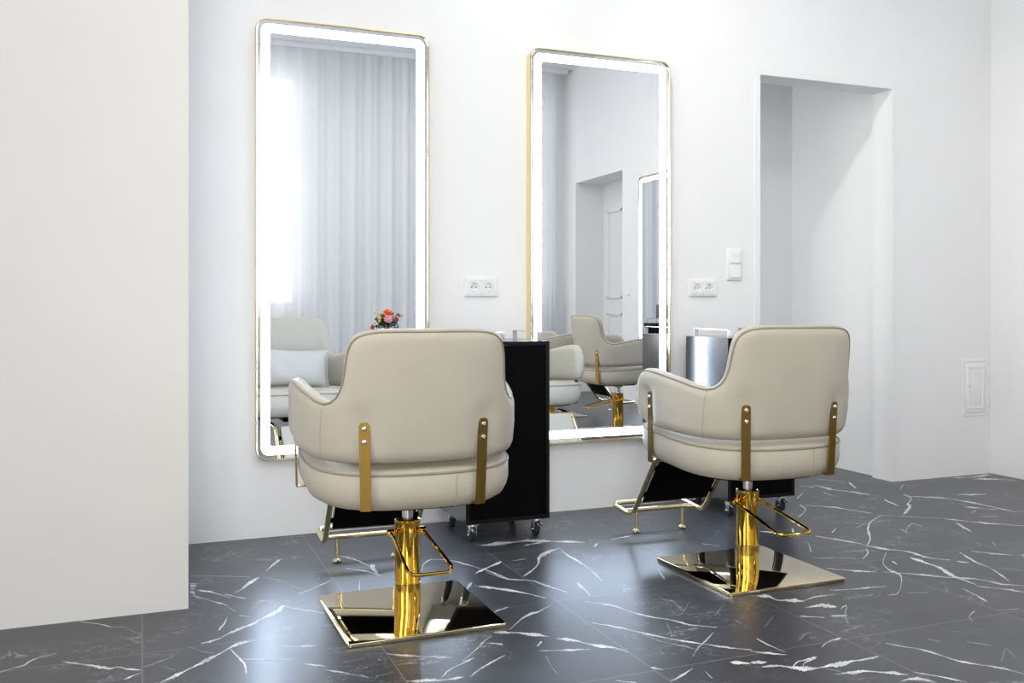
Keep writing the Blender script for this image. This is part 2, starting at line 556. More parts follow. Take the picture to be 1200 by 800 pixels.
VC = """20,72 80,62 150,58 220,50 300,52 380,55 470,58|12
205,70 260,62 290,52|14
200,205 240,180 265,150 270,120 310,100 360,82|16
365,85 385,108 440,140 490,175 545,225|7
435,235 470,265 495,293|12
0,185 50,165 105,142|10
0,252 110,263 200,280 300,303|9
40,190 130,218 230,225 310,250 395,278|6
75,362 130,343|7
140,440 180,405 225,375 270,360 325,330|9
70,452 160,455 230,462 310,472|14
345,480 430,490 520,512 600,520 660,540|13
265,535 350,532 490,528|8
0,620 60,585 120,553|7
50,500 110,505|6
260,515 280,492|8
470,318 590,335 680,365 760,385 850,400 940,420 1050,430|6
500,410 600,428 720,455 860,485 1000,505 1100,520 1200,530|8
720,460 800,490 880,510 970,530|4
945,560 965,525 1000,490 1035,455|5
845,668 900,640 945,610|8
1000,625 1030,655|5
760,607 815,618|10
1110,585 1200,590|14
800,305 870,318|4
790,175 820,220|14
585,45 640,35 680,25|5
985,63 1060,72|6
605,665 700,675|8
300,555 320,600 350,635|3
510,75 525,62|8
850,360 890,375 930,320|3
1040,380 1080,330|2
1130,400 1160,415|2
600,530 660,525|2
210,130 150,140|4
1040,30 1060,5|4
830,410 850,460 850,490|3"""
VD = """0,585 70,585|14
50,605 120,600 200,610 280,612 340,600 400,590 480,575 560,560|20
185,605 200,585 240,575 290,562|16
230,612 235,590 275,570|12
370,637 450,630 510,625 600,630 690,640|13
660,668 720,655 800,668|14
25,293 80,295 110,310 160,312 235,318|15
230,315 280,297 370,288|6
240,345 310,335 378,342|16
350,382 425,378|7
395,350 420,335 415,375 428,415|6
215,382 320,388|5
25,480 70,505 150,540|6
310,518 340,495 395,478|11
0,535 80,545 160,552|8
330,172 430,180 550,188|7
345,267 450,262 595,250|6
425,300 540,288|4
595,100 580,150 610,180 655,200 660,240 645,280 600,290|7
580,188 700,195 850,210 1000,220 1100,240 1200,250|6
700,125 760,145 830,170 900,210 990,243|15
930,262 980,285 1040,318|8
990,250 1100,262 1200,275|5
915,100 990,145 1060,175 1135,228|7
905,140 960,147|6
290,30 400,48 490,65|5
490,70 600,88 690,98 780,125 875,135|7
515,0 525,30 515,65|9
505,85 515,105 490,130|5
985,355 960,385 975,405|6
590,502 700,520 770,535 900,575 1000,595 1110,612 1200,635|7
720,628 830,648 950,672|7
780,485 840,495|4
950,495 1060,512|4
970,97 1150,115|5
1085,170 1195,180|4
1090,355 1180,350|4
250,55 265,100|5
270,125 460,128|4
180,20 190,0|5
660,0 690,18|5
210,490 240,460 270,455|3
460,640 330,612|3
60,430 100,380|3
690,280 780,278|3
1100,580 1120,520|4
1120,520 1160,560|3
620,140 645,155|5
1190,112 1200,113|6"""
VE = """200,240 230,215|7
430,170 465,195|9
275,180 360,202|9
215,185 280,190|5
320,212 360,230|6
290,155 410,168|4
360,200 520,222|5
215,265 240,290 205,325|14
240,270 360,278 440,290 530,305|5
180,370 190,395|6
40,385 120,390|8
670,180 655,200|9
670,222 705,240 690,265 700,275 670,310|14
690,230 860,240 990,262 1150,297|6
585,245 650,272|6
905,222 1035,223|6
1055,135 980,145 890,150|8
975,155 1090,155 1165,163|8
575,312 525,345 515,380 525,420 510,445|7
580,315 680,318 840,328|4
850,328 1000,345 1200,360|6
900,345 970,388|9
935,275 1080,290|5
680,385 690,365 710,350 750,362|5
355,390 375,370|5
285,405 400,425 490,440|5
1010,320 1090,318|4
970,305 990,292|6
990,430 1010,445|4
460,370 500,350 520,345|4
1150,300 1200,290|4
1060,430 1075,445|5"""


def add_veins(bm):
    rnd = random.Random(3)
    z = 0.0003
    for txt, ox, oy in ((VA, 0, 620), (VB, 280, 620), (VC, 560, 620), (VD, 880, 620), (VE, 880, 520)):
        for line in txt.split('\n'):
            ps, w = line.split('|'); w = float(w) / 3.75
            pts = np.array([[float(v) for v in p.split(',')] for p in ps.split()]) / 3.75 + np.array([ox, oy])
            c = catmull(pts, 8) if len(pts) > 2 else pts
            ln = np.linalg.norm(np.diff(c, axis=0), axis=1).sum()
            n = max(6, int(ln / 1.6))
            c = resample(c, n)
            t = np.gradient(c, axis=0); t /= np.linalg.norm(t, axis=1)[:, None] + 1e-9
            nn = np.stack([-t[:, 1], t[:, 0]], 1)
            L, R = [], []
            wob = 0.0; ph = rnd.random() * 6
            for i in range(n):
                f = i / (n - 1)
                wob = 0.7 * wob + rnd.uniform(-.22, .22)
                taper = min(1, 0.18 + 5 * min(f, 1 - f))
                ww = max(0.28, w * 0.42 * taper * (0.75 + 0.45 * math.sin(ph + f * ln / 7)) )
                a = c[i] + nn[i] * (ww * (1 + rnd.uniform(-.45, .35)) + wob)
                b = c[i] - nn[i] * (ww * (1 + rnd.uniform(-.45, .35)) - wob)
                L.append(bm.verts.new((*floor_pt(*a), z))); R.append(bm.verts.new((*floor_pt(*b), z)))
            mi = 1 if w > 1.2 else 2
            for i in range(n - 1):
                f = bm.faces.new((L[i], L[i + 1], R[i + 1], R[i])); f.material_index = mi
            z += 0.0000015


# ------------------------------------------------------------------ salon chair
PLAN = [(0, -.240), (.09, -.238), (.165, -.227), (.213, -.200), (.25, -.155), (.276, -.09), (.293, 0), (.300, .1), (.292, .215)]
_pl = catmull(PLAN, 10)
_pl = resample(_pl, 121)
_ps = np.r_[0, np.cumsum(np.linalg.norm(np.diff(_pl, axis=0), axis=1))]
SMAX = _ps[-1]
_tn = np.gradient(_pl, axis=0); _tn /= np.linalg.norm(_tn, axis=1)[:, None]
_nm = np.stack([_tn[:, 1], -_tn[:, 0]], 1)      # outward


def plan(s):
    a = abs(s); sg = 1 if s >= 0 else -1
    p = np.array([np.interp(a, _ps, _pl[:, 0]), np.interp(a, _ps, _pl[:, 1])])
    n = np.array([np.interp(a, _ps, _nm[:, 0]), np.interp(a, _ps, _nm[:, 1])])
    n /= np.linalg.norm(n)
    if a > SMAX:
        p = p + np.array(_tn[-1]) * (a - SMAX)
    return np.array([sg * p[0], p[1]]), np.array([sg * n[0], n[1]])


def shell_pt(s, z, off):
    p, n = plan(s)
    a = abs(s)
    w = 1 - min(1, max(0, (a - .18) / .2)); w = w * w * (3 - 2 * w)
    lean = (z - .50) * (0.13 * w + 0.01 * (1 - w))
    q = p + n * (off + lean)
    return Vector((q[0], q[1], z))


TOP = [(0, .858), (.08, .858), (.135, .8565), (.168, .849), (.189, .831), (.2005, .80), (.207, .76), (.213, .72), (.224, .688), (.242, .667), (.264, .660),
       (.305, .666), (.38, .681), (.48, .697), (.55, .703), (.60, .697), (.636, .672), (.652, .635), (.656, .595)]
BOT = [(0, .489), (.10, .490), (.2, .491), (.30, .493), (.42, .499), (.52, .504), (.59, .511), (.630, .527), (.650, .558), (.656, .595)]
THK = 0.031
DENTS = [(-.163, .010, .030), (.153, .010, .030), (-.552, .022, .042), (.552, .022, .042)]     # upholstery pulled in under each bracket


def dent(s, z):
    t = 0
    for s0, d, w in DENTS:
        k = min(1, max(0, (.665 - z) / .05)); k = k * k * (3 - 2 * k)
        t += d * math.exp(-((s - s0) / w) ** 2) * k
    return t


def outline_half(pts, n):
    return resample(catmull(pts, 10), n)


def build_shell():
    NH = 90
    th, bh = outline_half(TOP, NH), outline_half(BOT, NH)
    t = np.concatenate([th[::-1] * [-1, 1], th[1:]]); b = np.concatenate([bh[::-1] * [-1, 1], bh[1:]])
    n = len(t); outl = np.concatenate([t, b[::-1]])
    outl = resample(outl, 900)
    NV = 26
    vv = [(1 - math.cos(PI * k / (NV - 1))) / 2 for k in range(NV)]
    bm = bmesh.new()
    grids = {1: [], -1: []}
    edge = {}
    for i in range(n):
        cols = {1: [], -1: []}
        for k, v in enumerate(vv):
            p = b[i] * (1 - v) + t[i] * v
            d = np.min(np.hypot(outl[:, 0] - p[0], outl[:, 1] - p[1]))
            if k in (0, NV - 1) or i in (0, n - 1): d = 0
            q = min(1, d / 0.034)
            h = THK * math.sqrt(max(0, 1 - (1 - q) ** 2)) * (0.90 + 0.16 * min(1, d / 0.12))
            if d == 0:
                vert = bm.verts.new(shell_pt(p[0], p[1], 0)); cols[1].append(vert); cols[-1].append(vert)
            else:
                for sg in (1, -1):
                    cols[sg].append(bm.verts.new(shell_pt(p[0], p[1], sg * h - (dent(p[0], p[1]) * min(1, d / .02) if sg > 0 else 0))))
        for sg in (1, -1): grids[sg].append(cols[sg])
    for sg in (1, -1):
        G = grids[sg]
        for i in range(n - 1):
            for k in range(NV - 1):
                q = [G[i][k], G[i + 1][k], G[i + 1][k + 1], G[i][k + 1]]
                u = []
                for x in q:
                    if x not in u: u.append(x)
                if len(u) >= 3:
                    try: bm.faces.new(u)
                    except ValueError: pass
    bmesh.ops.remove_doubles(bm, verts=bm.verts, dist=1e-5)
    return bm, t, outl


def build_chair(name, label, group):
    root = thing(name, label, 'chair', (0, 0, 0), 0, group)
    up = {}
    bm, top, outl = build_shell()
    shell = obj('backrest', bm, M['leather'], root, angle=80)
    # piping just behind the rim
    g = np.gradient(top, axis=0); g /= np.linalg.norm(g, axis=1)[:, None]
    inn = np.stack([g[:, 1], -g[:, 0]], 1)          # points downwards / inwards
    pts = []
    for i in range(0, len(top), 2):
        p = top[i] + inn[i] * 0.0085
        q = 0.0085 / 0.034
        h = THK * math.sqrt(1 - (1 - q) ** 2) * 0.92
        pts.append(shell_pt(p[0], p[1], h + 0.0008))
    bm = bmesh.new(); tube(bm, pts[1:-1], 0.0036, 6); obj('piping', bm, M['piping'], shell)
    for sg in (-1, 1):                              # vertical seam under each notch
        pts = []
        for k in range(14):
            z = .648 - (.648 - .497) * k / 13
            s = sg * (.264 + .018 * (k / 13))
            d = np.min(np.hypot(outl[:, 0] - s, outl[:, 1] - z)); q = min(1, d / .034)
            pts.append(shell_pt(s, z, THK * math.sqrt(1 - (1 - q) ** 2) * (.90 + .16 * min(1, d / .12)) + .0002))
        bm = bmesh.new(); tube(bm, pts, 0.0011, 5); obj('seam', bm, M['stitch'], shell)
    # seat cushion
    A, YC, YBk, YF = 0.302, 0.02, 0.282, 0.285

    def seat_outline(r, n=96, inset=0.0):
        out = []
        for k in range(n):
            a = 2 * PI * k / n
            e = 2 / (2.7 if math.sin(a) < 0 else 4.2)
            c, s = math.cos(a), math.sin(a)
            x = A * math.copysign(abs(c) ** e, c); y = (YF if s > 0 else YBk) * math.copysign(abs(s) ** e, s)
            L_ = math.hypot(x, y)
            f = max(0, (L_ * r - inset)) / L_
            out.append((x * f, y * f + YC))
        return out
    ZB, ZT = .368, .482
    tilt = math.tan(math.radians(3.6))
    prof = [(1, .29, ZB + .004), (1, .12, ZB), (1, .06, ZB + .001), (1, .035, ZB + .006), (1, .016, ZB + .018), (1, .005, ZB + .038), (1, 0, ZB + .06), (1, .001, ZT - .014), (1, .005, ZT - .004),
            (1, .012, ZT + .002), (1, .03, ZT + .008), (1, .07, ZT + .014), (1, .14, ZT + .019), (1, .22, ZT + .021), (1, .29, ZT + .022)]
    bm = bmesh.new()
    loops = [[(x, y, z + (y - YC) * tilt) for x, y in seat_outline(r, 96, ins)] for r, ins, z in prof]
    loft(bm, loops, True, True)
    seat = obj('seat', bm, M['leather'], root, angle=60)
    bm = bmesh.new(); tube(bm, [(x, y, ZT - .005 + (y - YC) * tilt) for x, y in seat_outline(1, 120, .002)], .0034, 6, closed=True)
    obj('piping', bm, M['piping'], seat)
    bm = bmesh.new()
    e = 1 / 2.7
    sx = .085; sy = YC - YBk * (1 - (sx / A) ** 2.7) ** e
    tube(bm, [(sx, sy + i_, z + (sy - YC) * tilt) for i_, z in ((.012, ZB + .012), (.0035, ZB + .036), (-.001, ZB + .06), (0, ZT - .012))], .0011, 5)
    obj('seam', bm, M['stitch'], seat)
    # black plate under the seat
    bm = bmesh.new(); loft(bm, [[(x, y, z + (y - YC) * tilt) for x, y in seat_outline(1, 96, i_)] for i_, z in ((.066, ZB - .003), (.058, ZB - .0025), (.056, ZB + .003))], True, True)
    box(bm, (0, 0, .352), (.16, .2, .018), .004)
    obj('seat_plate', bm, M['blackm'], root)
    # four brackets
    def bracket(s, ztop, zbot, seat_pt):
        nrm2 = plan(s)[1]; nv = Vector((nrm2[0], nrm2[1], 0)); tv = Vector((-nrm2[1], nrm2[0], 0))
        pt = shell_pt(s, ztop - .02, THK * 1.03 + .0025 - dent(s, .58)); pt.z = ztop
        pb = Vector((*seat_pt, zbot)); pb = pb + nv * max(.004, (pt - pb).dot(nv) - .012)
        # straight bar from the seat edge to the shell, kept outside of both
        dirv = (pt - pb); hw = .0145; tk = .0022
        bm = bmesh.new()
        sec = []
        L_ = dirv.length; u = dirv.normalized(); nn = tv.cross(u).normalized()
        if nn.dot(nv) < 0: nn = -nn
        prof2 = [(0, hw), (L_ - .008, hw), (L_ - .002, hw * .7), (L_, hw * .45)]
        front, back = [], []
        rows = []
        for d, w in prof2:
            row = []
            for a, o in ((-w, -tk), (w, -tk), (w, tk), (-w, tk)):
                row.append(bm.verts.new(pb + u * d + tv * a + nn * o))
            rows.append(row)
        for r0, r1 in zip(rows, rows[1:]):
            for k in range(4): bm.faces.new((r0[k], r0[(k + 1) % 4], r1[(k + 1) % 4], r1[k]))
        bm.faces.new(rows[0]); bm.faces.new(rows[-1])
        # foot bent under the seat
        fc = pb - nv * .030 + Vector((0, 0, -.0005))
        rot = Matrix((tv, nv, Vector((0, 0, 1)))).transposed()
        box(bm, fc, (hw * 2, .064, .004), .0008, rot.to_4x4().to_3x3())
        bo = obj('bracket', bm, M['goldb'], root, angle=25)
        for d in (L_ - .016, L_ - .052):
            bm = bmesh.new()
            lathe(bm, [(.0072, 0), (.0072, .0015), (.0058, .0038), (.003, .0048), (.0026, .0035), (0, .0035)], 16)
            q = Vector((0, 0, 1)).rotation_difference(nn).to_matrix().to_4x4()
            q.translation = pb + u * d + nn * tk
            bm.transform(q)
            obj('screw', bm, M['chrome'], bo)
        return bo
    def seat_y(x): return YC - YBk * (1 - (abs(x) / A) ** 2.7) ** (1 / 2.7)
    for sg in (-1, 1):
        bx = (.153, 0, -.163)[1 - sg]
        bracket(bx, .607, .369, (bx, seat_y(bx)))
        yy = .125; xx = A * (1 - ((yy - YC) / YF) ** 4.2) ** (1 / 4.2)
        bracket(sg * .552, .622, .378, (sg * xx, yy))
    # footrest
    fr = bpy.data.objects.new('footrest', None)
    P = lambda y, z: (y, z)
    top_y, top_z, bot_y, bot_z = .345, .352, .548, .088
    bm = bmesh.new()
    path = [(-.16, .20, .352), (-.16, top_y, top_z), (-.16, bot_y, bot_z), (-.16, .735, bot_z + .012), (.16, .735, bot_z + .012), (.16, bot_y, bot_z), (.16, top_y, top_z), (.16, .20, .352)]
    tube(bm, fillet(path, .045, 8), .0098, 12)
    tube(bm, [(-.158, .622, bot_z + .004), (.158, .622, bot_z + .004)], .0088, 12)
    frame = obj('footrest_frame', bm, M['goldf'], root)
    for sg in (-1, 1):
        bm = bmesh.new()
        lathe(bm, [(0, .012), (.007, .012), (.007, .088), (0, .088)], 16, (sg * .105, .622, 0))
        leg = obj('footrest_leg', bm, M['goldf'], frame)
        bm = bmesh.new()
        lathe(bm, [(0, .003), (.015, .003), (.0165, .007), (.014, .012), (.008, .017), (0, .017)], 20, (sg * .105, .622, 0))
        obj('footrest_leg_tip', bm, M['goldf'], frame)
    d = Vector((0, bot_y - top_y, bot_z - top_z)); ang = math.atan2(d.z, d.y)
    rot = Matrix.Rotation(ang, 3, 'X')
    mid = Vector((0, (top_y + bot_y) / 2, (top_z + bot_z) / 2))
    nrm = Vector((0, -math.sin(ang), math.cos(ang)))
    ln = d.length
    bm = bmesh.new(); box(bm, mid - d * .11 - nrm * .002, (.286, ln * .72, .010), .004, rot)
    for sg in (-1, 1):
        for t in (-.32, .12):
            box(bm, mid + d * t + Vector((sg * .148, 0, 0)) - nrm * .002, (.016, .018, .012), .003, rot)
    pan = obj('footrest_panel', bm, M['blackm'], root)
    bm = bmesh.new(); box(bm, mid - d * .11 + nrm * .016, (.284, ln * .72, .026), .011, rot, seg=4)
    obj('footrest_cushion', bm, M['leather'], pan)
    # pedestal column, piston, collar, lever, base plate
    bm = bmesh.new(); lathe(bm, [(0, .27), (.017, .27), (.017, .348), (0, .348)], 28)
    lathe(bm, [(.017, .325), (.032, .33), (.036, .345), (0, .345)], 28)
    obj('piston', bm, M['steel'], root)
    bm = bmesh.new()
    R = .0385
    lathe(bm, [(0, .0115), (R + .0005, .0115), (R + .0005, .094), (R - .0006, .0955), (R - .0006, .0965), (R, .098), (R, .272), (R + .0012, .274), (R + .0012, .282), (R - .003, .283), (R - .006, .280), (R - .006, .262), (0, .262)], 56)
    col = obj('pedestal_column', bm, M['gold'], root)
    bm = bmesh.new(); lathe(bm, [(0, .2625), (R - .007, .2625), (R - .007, .2665), (.018, .2665), (0, .2665)], 40)
    obj('column_seal', bm, M['rubber'], col)
    bm = bmesh.new()
    zl = .243
    tube(bm, fillet([(-.05, .012, zl), (-.05, -.03, zl - .006), (-.066, -.262, .186), (.066, -.262, .186), (.05, -.03, zl - .006), (.05, .012, zl)], .035, 8), .0052, 10)
    lev = obj('pump_lever', bm, M['gold'], root)
    for sg in (-1, 1):
        bm = bmesh.new()
        lathe(bm, [(0, -.009), (.0105, -.009), (.0105, .009), (0, .009)], 18, (sg * .049, .008, zl), 'x')
        if sg < 0: lathe(bm, [(0, -.004), (.008, -.004), (.008, .006), (0, .006)], 6, (-.057, .008, zl), 'x')
        obj('lever_pivot', bm, M['gold'], lev)
    bm = bmesh.new()
    box(bm, (0, -R - .001, .234), (.013, .008, .052), .003)
    obj('column_latch', bm, M['gold'], col)
    bm = bmesh.new()
    S = .46
    loft(bm, [[(x, y, z) for x, y in rrect(S - 2 * i, S - 2 * i, .012 - i * .5, 5)] for i, z in ((.002, 0), (0, .002), (0, .0095), (.0008, .0112), (.0025, .012))], True, True)
    obj('base_plate', bm, M['goldp'], root, angle=25)
    return root


UPPER = {'backrest', 'seat', 'seat_plate', 'bracket', 'footrest_frame', 'footrest_panel'}


def pose_chair(root, yaw, dz=0.0, dx=0.0):
    for ch in root.children:
        if ch.name.split('.')[0] in UPPER:
            ch.rotation_euler = (0, 0, yaw); ch.location = (dx, 0, dz)


# ------------------------------------------------------------------ trolley
def build_trolley(label, hx, group):
    w, d, zt, zb = .352, .335, .780, .075
    root = thing('salon_trolley', label, 'trolley', (0, 0, 0), 0, group)
    bm = bmesh.new(); t = .016
    boxmm(bm, (-w / 2, -d / 2, zb), (-w / 2 + t, d / 2, zt - t), .001)
    boxmm(bm, (w / 2 - t, -d / 2, zb), (w / 2, d / 2, zt - t), .001)
    boxmm(bm, (-w / 2, -d / 2, zt - t), (w / 2, d / 2, zt), .0012)
    boxmm(bm, (-w / 2 + t, -d / 2 + .004, zb), (w / 2 - t, d / 2, zb + t))
    bm.normal_update()
    for f in bm.faces:
        if f.normal.y < -.9: f.material_index = 1
    body = obj('body', bm, [M['black'], M['edge']], root, angle=20)
    bm = bmesh.new(); boxmm(bm, (-w / 2 + t + .001, -d / 2 + .005, zb + t), (w / 2 - t - .001, -d / 2 + .012, zt - t - .001), .001)
    obj('back_panel', bm, M['blackm'], root, angle=20)
    z0 = zb + t + .003; hh = (zt - t - .003 - z0) / 4
    for k in range(4):
        bm = bmesh.new(); boxmm(bm, (-w / 2 + t + .002, d / 2 - .30, z0 + k * hh), (w / 2 - t - .002, d / 2 - .001, z0 + (k + 1) * hh - .004), .0015)
        obj('drawer', bm, M['black'], root, angle=20)
    for x in hx:
        bm = bmesh.new(); a = .010
        y0, y1 = -d / 2 + .012, d / 2 - .06
        path = [(y0, zt), (y0, zt + .036), (y1, zt + .036), (y1, zt)]
        path = fillet([(x, p[0], p[1]) for p in path], .006, 4)
        # flat strip handle
        inn = []
        loops = []
        for i, p in enumerate(path):
            tt = (path[min(i + 1, len(path) - 1)] - path[max(i - 1, 0)]).normalized()
            n = Vector((1, 0, 0)).cross(tt).normalized() * .0022
            ex = Vector((a, 0, 0))
            loops.append([p - ex - n, p + ex - n, p + ex + n, p - ex + n])
        loft(bm, loops, True, True)
        obj('handle', bm, M['steel'], root, angle=30)
    for sx, sy in ((-1, -1), (1, -1), (-1, 1), (1, 1)):
        cx, cy = sx * (w / 2 - .04), sy * (d / 2 - .04)
        bm = bmesh.new()
        box(bm, (cx, cy, zb - .003), (.05, .05, .004), .001)
        lathe(bm, [(0, .060), (.012, .060), (.014, .070), (0, .072)], 16, (cx, cy, 0))
        for s in (-1, 1):
            box(bm, (cx + s * .014, cy + .004, .045), (.0025, .026, .04), .001)
        box(bm, (cx, cy - .002, .063), (.031, .03, .004), .001)
        tube(bm, [(cx - .019, cy + .010, .026), (cx + .019, cy + .010, .026)], .005, 10)
        box(bm, (cx + sx * .004, cy - .02, .052), (.02, .035, .004), .001, Matrix.Rotation(.35, 3, 'X'))
        cs = obj('caster', bm, M['chrome'], root, angle=30)
        bm = bmesh.new()
        lathe(bm, [(0, -.010), (.016, -.010), (.022, -.0105), (.0255, -.008), (.0262, 0), (.0255, .008), (.022, .0105), (.016, .010), (0, .010)], 28, (cx, cy + .010, .0262), 'x')
        obj('wheel', bm, M['rubber'], cs)
    return root


# ------------------------------------------------------------------ wall mirror (local: x along wall, -y into room, z up; origin at bottom centre)
def build_mirror(label, group):
    W, H, D, r = .708, 1.742, .043, .045
    root = thing('wall_mirror', label, 'mirror', (0, 0, 0), 0, group)
    cz = H / 2
    def lp(ins, y):
        return [(x, y, z) for x, z in rrect(W - 2 * ins, H - 2 * ins, max(.004, r - ins), 10, 0, cz)]
    bm = bmesh.new()
    loft(bm, [lp(0, 0), lp(0, -D + .001), lp(.001, -D), lp(.0055, -D), lp(.0065, -D + .001), lp(.0065, -.004), lp(.0065, 0)], close=True)
    obj('frame', bm, M['goldf'], root, angle=30)
    bm = bmesh.new()
    loft(bm, [lp(.0066, -.006), lp(.0066, -D + .006)], True, True)
    obj('glass', bm, M['mirror'], root, angle=30)
    bm = bmesh.new()
    def ls(ins, y, rr):
        return [(x, y, z) for x, z in rrect(W - 2 * ins, H - 2 * ins, rr, 8, 0, cz)]
    loft(bm, [ls(.0225, -D + .0058, .028), ls(.0225, -D + .0052, .028), ls(.0555, -D + .0052, .010), ls(.0555, -D + .0058, .010)], close=True)
    obj('light_strip', bm, M['led'], root, angle=30)
    return root


def build_socket(label, group):
    root = thing('power_socket', label, 'socket', (0, 0, 0), 0, group)
    bm = bmesh.new()
    loft(bm, [[(x, y, z) for x, z in rrect(.154 - 2 * i, .083 - 2 * i, .006, 5)] for i, y in ((0, 0), (0, -.006), (.002, -.0095), (.004, -.0105), (.0125, -.0105), (.0127, -.001))], True, False)
    obj('frame', bm, M['plastic'], root, angle=25)
    for sx in (-1, 1):
        bm = bmesh.new(); cx = sx * .0323
        for y0, y1, a, b in ((-.0125, -.0105, .0275, .0275),):
            # square insert with a round well
            sq = []
            for k in range(56):
                a_ = 2 * PI * k / 56; c_, s_ = math.cos(a_), math.sin(a_); f_ = 1 / max(abs(c_) / .0322, abs(s_) / .0286)
                sq.append((cx + c_ * f_, s_ * f_))
            circ = [(cx + .0198 * math.cos(math.atan2(p[1], p[0] - cx)), .0198 * math.sin(math.atan2(p[1], p[0] - cx))) for p in sq]
            small = [(cx + (p[0] - cx) * .93, p[1] * .93) for p in circ]
            loft(bm, [[(x, -.0015, z) for x, z in sq], [(x, -.0122, z) for x, z in sq], [(x, -.0122, z) for x, z in circ], [(x, -.0022, z) for x, z in small]], True, True)
        ins = obj('socket_insert', bm, M['plastic'], root, angle=25)
        for hx_ in (-.0095, .0095):
            bm = bmesh.new(); lathe(bm, [(0, 0), (.0030, 0), (.0030, .0007), (0, .0007)], 14, (cx + hx_, -.0021, 0), 'y')
            obj('pin_hole', bm, M['hole'], ins)
        for hz in (-.0165, .0165):
            bm = bmesh.new(); box(bm, (cx, -.0065, hz * 1.06), (.006, .009, .0024), .0004)
            obj('earth_clip', bm, M['steel'], ins)
    return root


def build_switch(name, label, n, vertical=True):
    root = thing(name, label, 'switch')
    bm = bmesh.new(); h = .083 + .071 * (n - 1)
    loft(bm, [[(x, y, z) for x, z in rrect(.083 - 2 * i, h - 2 * i, .006, 5)] for i, y in ((0, 0), (0, -.006), (.002, -.0095), (.004, -.0105))], True, True)
    obj('frame', bm, M['plastic'], root, angle=25)
    for k in range(n):
        cz = (k - (n - 1) / 2) * .071
        bm = bmesh.new()
        loft(bm, [[(x, y + (z - cz) * .04, z) for x, z in rrect(.057 - 2 * i, .057 - 2 * i, .003, 4, 0, cz)] for i, y in ((0, -.0105), (0, -.014), (.0015, -.0155))], True, True)
        obj('rocker', bm, M['plastic'], root, angle=25)
    return root


# ------------------------------------------------------------------ assemble
build_room()

CHG = 'cream salon chairs'
c1 = build_chair('salon_chair', 'cream leather salon chair facing the left lit mirror, small white pillow on its seat', None)
pose_chair(c1, math.radians(-2.2), 0, -.007)
c1.location = (.745, 2.723, 0)
c2 = dup(c1, (1.960, 2.720, 0), 0, 'cream leather salon chair standing before the right-hand lit mirror, nearest the doorway')
c3 = dup(c1, (3.25, 1.48, 0), -PI / 2, 'cream salon chair seen from behind in the right mirror, gold column below')
c4 = dup(c1, (3.22, 0.33, 0), -PI / 2, 'cream salon chair half hidden behind another chair in the right mirror')
for c in (c3, c4): pose_chair(c, math.radians(0))
for c in (c1, c2, c3, c4): c['group'] = 'cream leather salon chairs on gold columns'

# pillow on the first chair
def build_pillow():
    bm = bmesh.new(); NX, NZ = 28, 20; W, H, T = .40, .215, .052
    G = {}
    for sg in (1, -1):
        for i in range(NX + 1):
            for k in range(NZ + 1):
                u, v = i / NX * 2 - 1, k / NZ * 2 - 1
                if sg == -1 and (i in (0, NX) or k in (0, NZ)):
                    G[sg, i, k] = G[1, i, k]; continue
                pinch_x = 1 - .09 * (1 - abs(v) ** 2) * abs(u) ** 3
                pinch_z = 1 - .13 * (1 - abs(u) ** 2) * abs(v) ** 3
                h = T * ((1 - u ** 4) * (1 - v ** 4)) ** .55
                h += .004 * math.sin(9 * u + 4 * v) * (1 - u * u) * (1 - v * v)
                G[sg, i, k] = bm.verts.new((W / 2 * u * pinch_x, sg * h, H / 2 * v * pinch_z))
    for sg in (1, -1):
        for i in range(NX):
            for k in range(NZ):
                bm.faces.new((G[sg, i, k], G[sg, i + 1, k], G[sg, i + 1, k + 1], G[sg, i, k + 1]))
    bm.transform(Matrix.Rotation(math.radians(3), 4, 'Y') @ Matrix.Rotation(math.radians(14), 4, 'X'))
    root = thing('lumbar_pillow', 'small white rectangular pillow leaning on the backrest, seen in the left mirror', 'pillow')
    p = obj('cover', bm, M['pillow'], root, angle=80)
    bm = bmesh.new()
    rot = Matrix.Rotation(math.radians(3), 4, 'Y') @ Matrix.Rotation(math.radians(14), 4, 'X')
    lp = []
    for i in range(NX + 1): lp.append((i, 0))
    for k in range(1, NZ + 1): lp.append((NX, k))
    for i in range(NX - 1, -1, -1): lp.append((i, NZ))
    for k in range(NZ - 1, 0, -1): lp.append((0, k))
    pts = []
    for i, k in lp:
        u, v = i / NX * 2 - 1, k / NZ * 2 - 1
        pts.append(rot @ Vector((W / 2 * u * (1 - .07 * (1 - v * v) * abs(u) ** 3), 0, H / 2 * v * (1 - .13 * (1 - u * u) * abs(v) ** 3))))
    tube(bm, pts, .0032, 6, closed=True); obj('piping', bm, M['pillow'], root)
    return root
pil = build_pillow(); pil.location = (.735, 2.723 - .128, .592); pil.rotation_euler = (0, 0, math.radians(-3))

# mirrors
m1 = build_mirror('tall gold-framed mirror with glowing edge strip, left one, behind the left chair', 'gold framed lit mirrors')
m1.location = (.774, WY, .310)
m2 = dup(m1, (1.939, WY, .310), 0, 'tall gold-framed mirror with glowing edge strip between the two black trolleys')
m3 = dup(m1, (XR, .255, .375), -PI / 2, 'lit mirror on the opposite wall, visible only as a reflection inside the right mirror')

# trolleys
t1 = build_trolley('black trolley on casters right of the left chair, dark panel towards the viewer', (.137, -.022), 'black salon trolleys')
t1.location = (1.340, 3.578, 0)
t2 = build_trolley('black trolley behind the right-hand chair, its side catching the mirror light', (-.160, .080), 'black salon trolleys')
t2.location = (2.533, 3.578, 0)
t3 = dup(t1, (4.12, .80, 0), -PI / 2, 'black trolley reflected at the right edge of the right mirror')

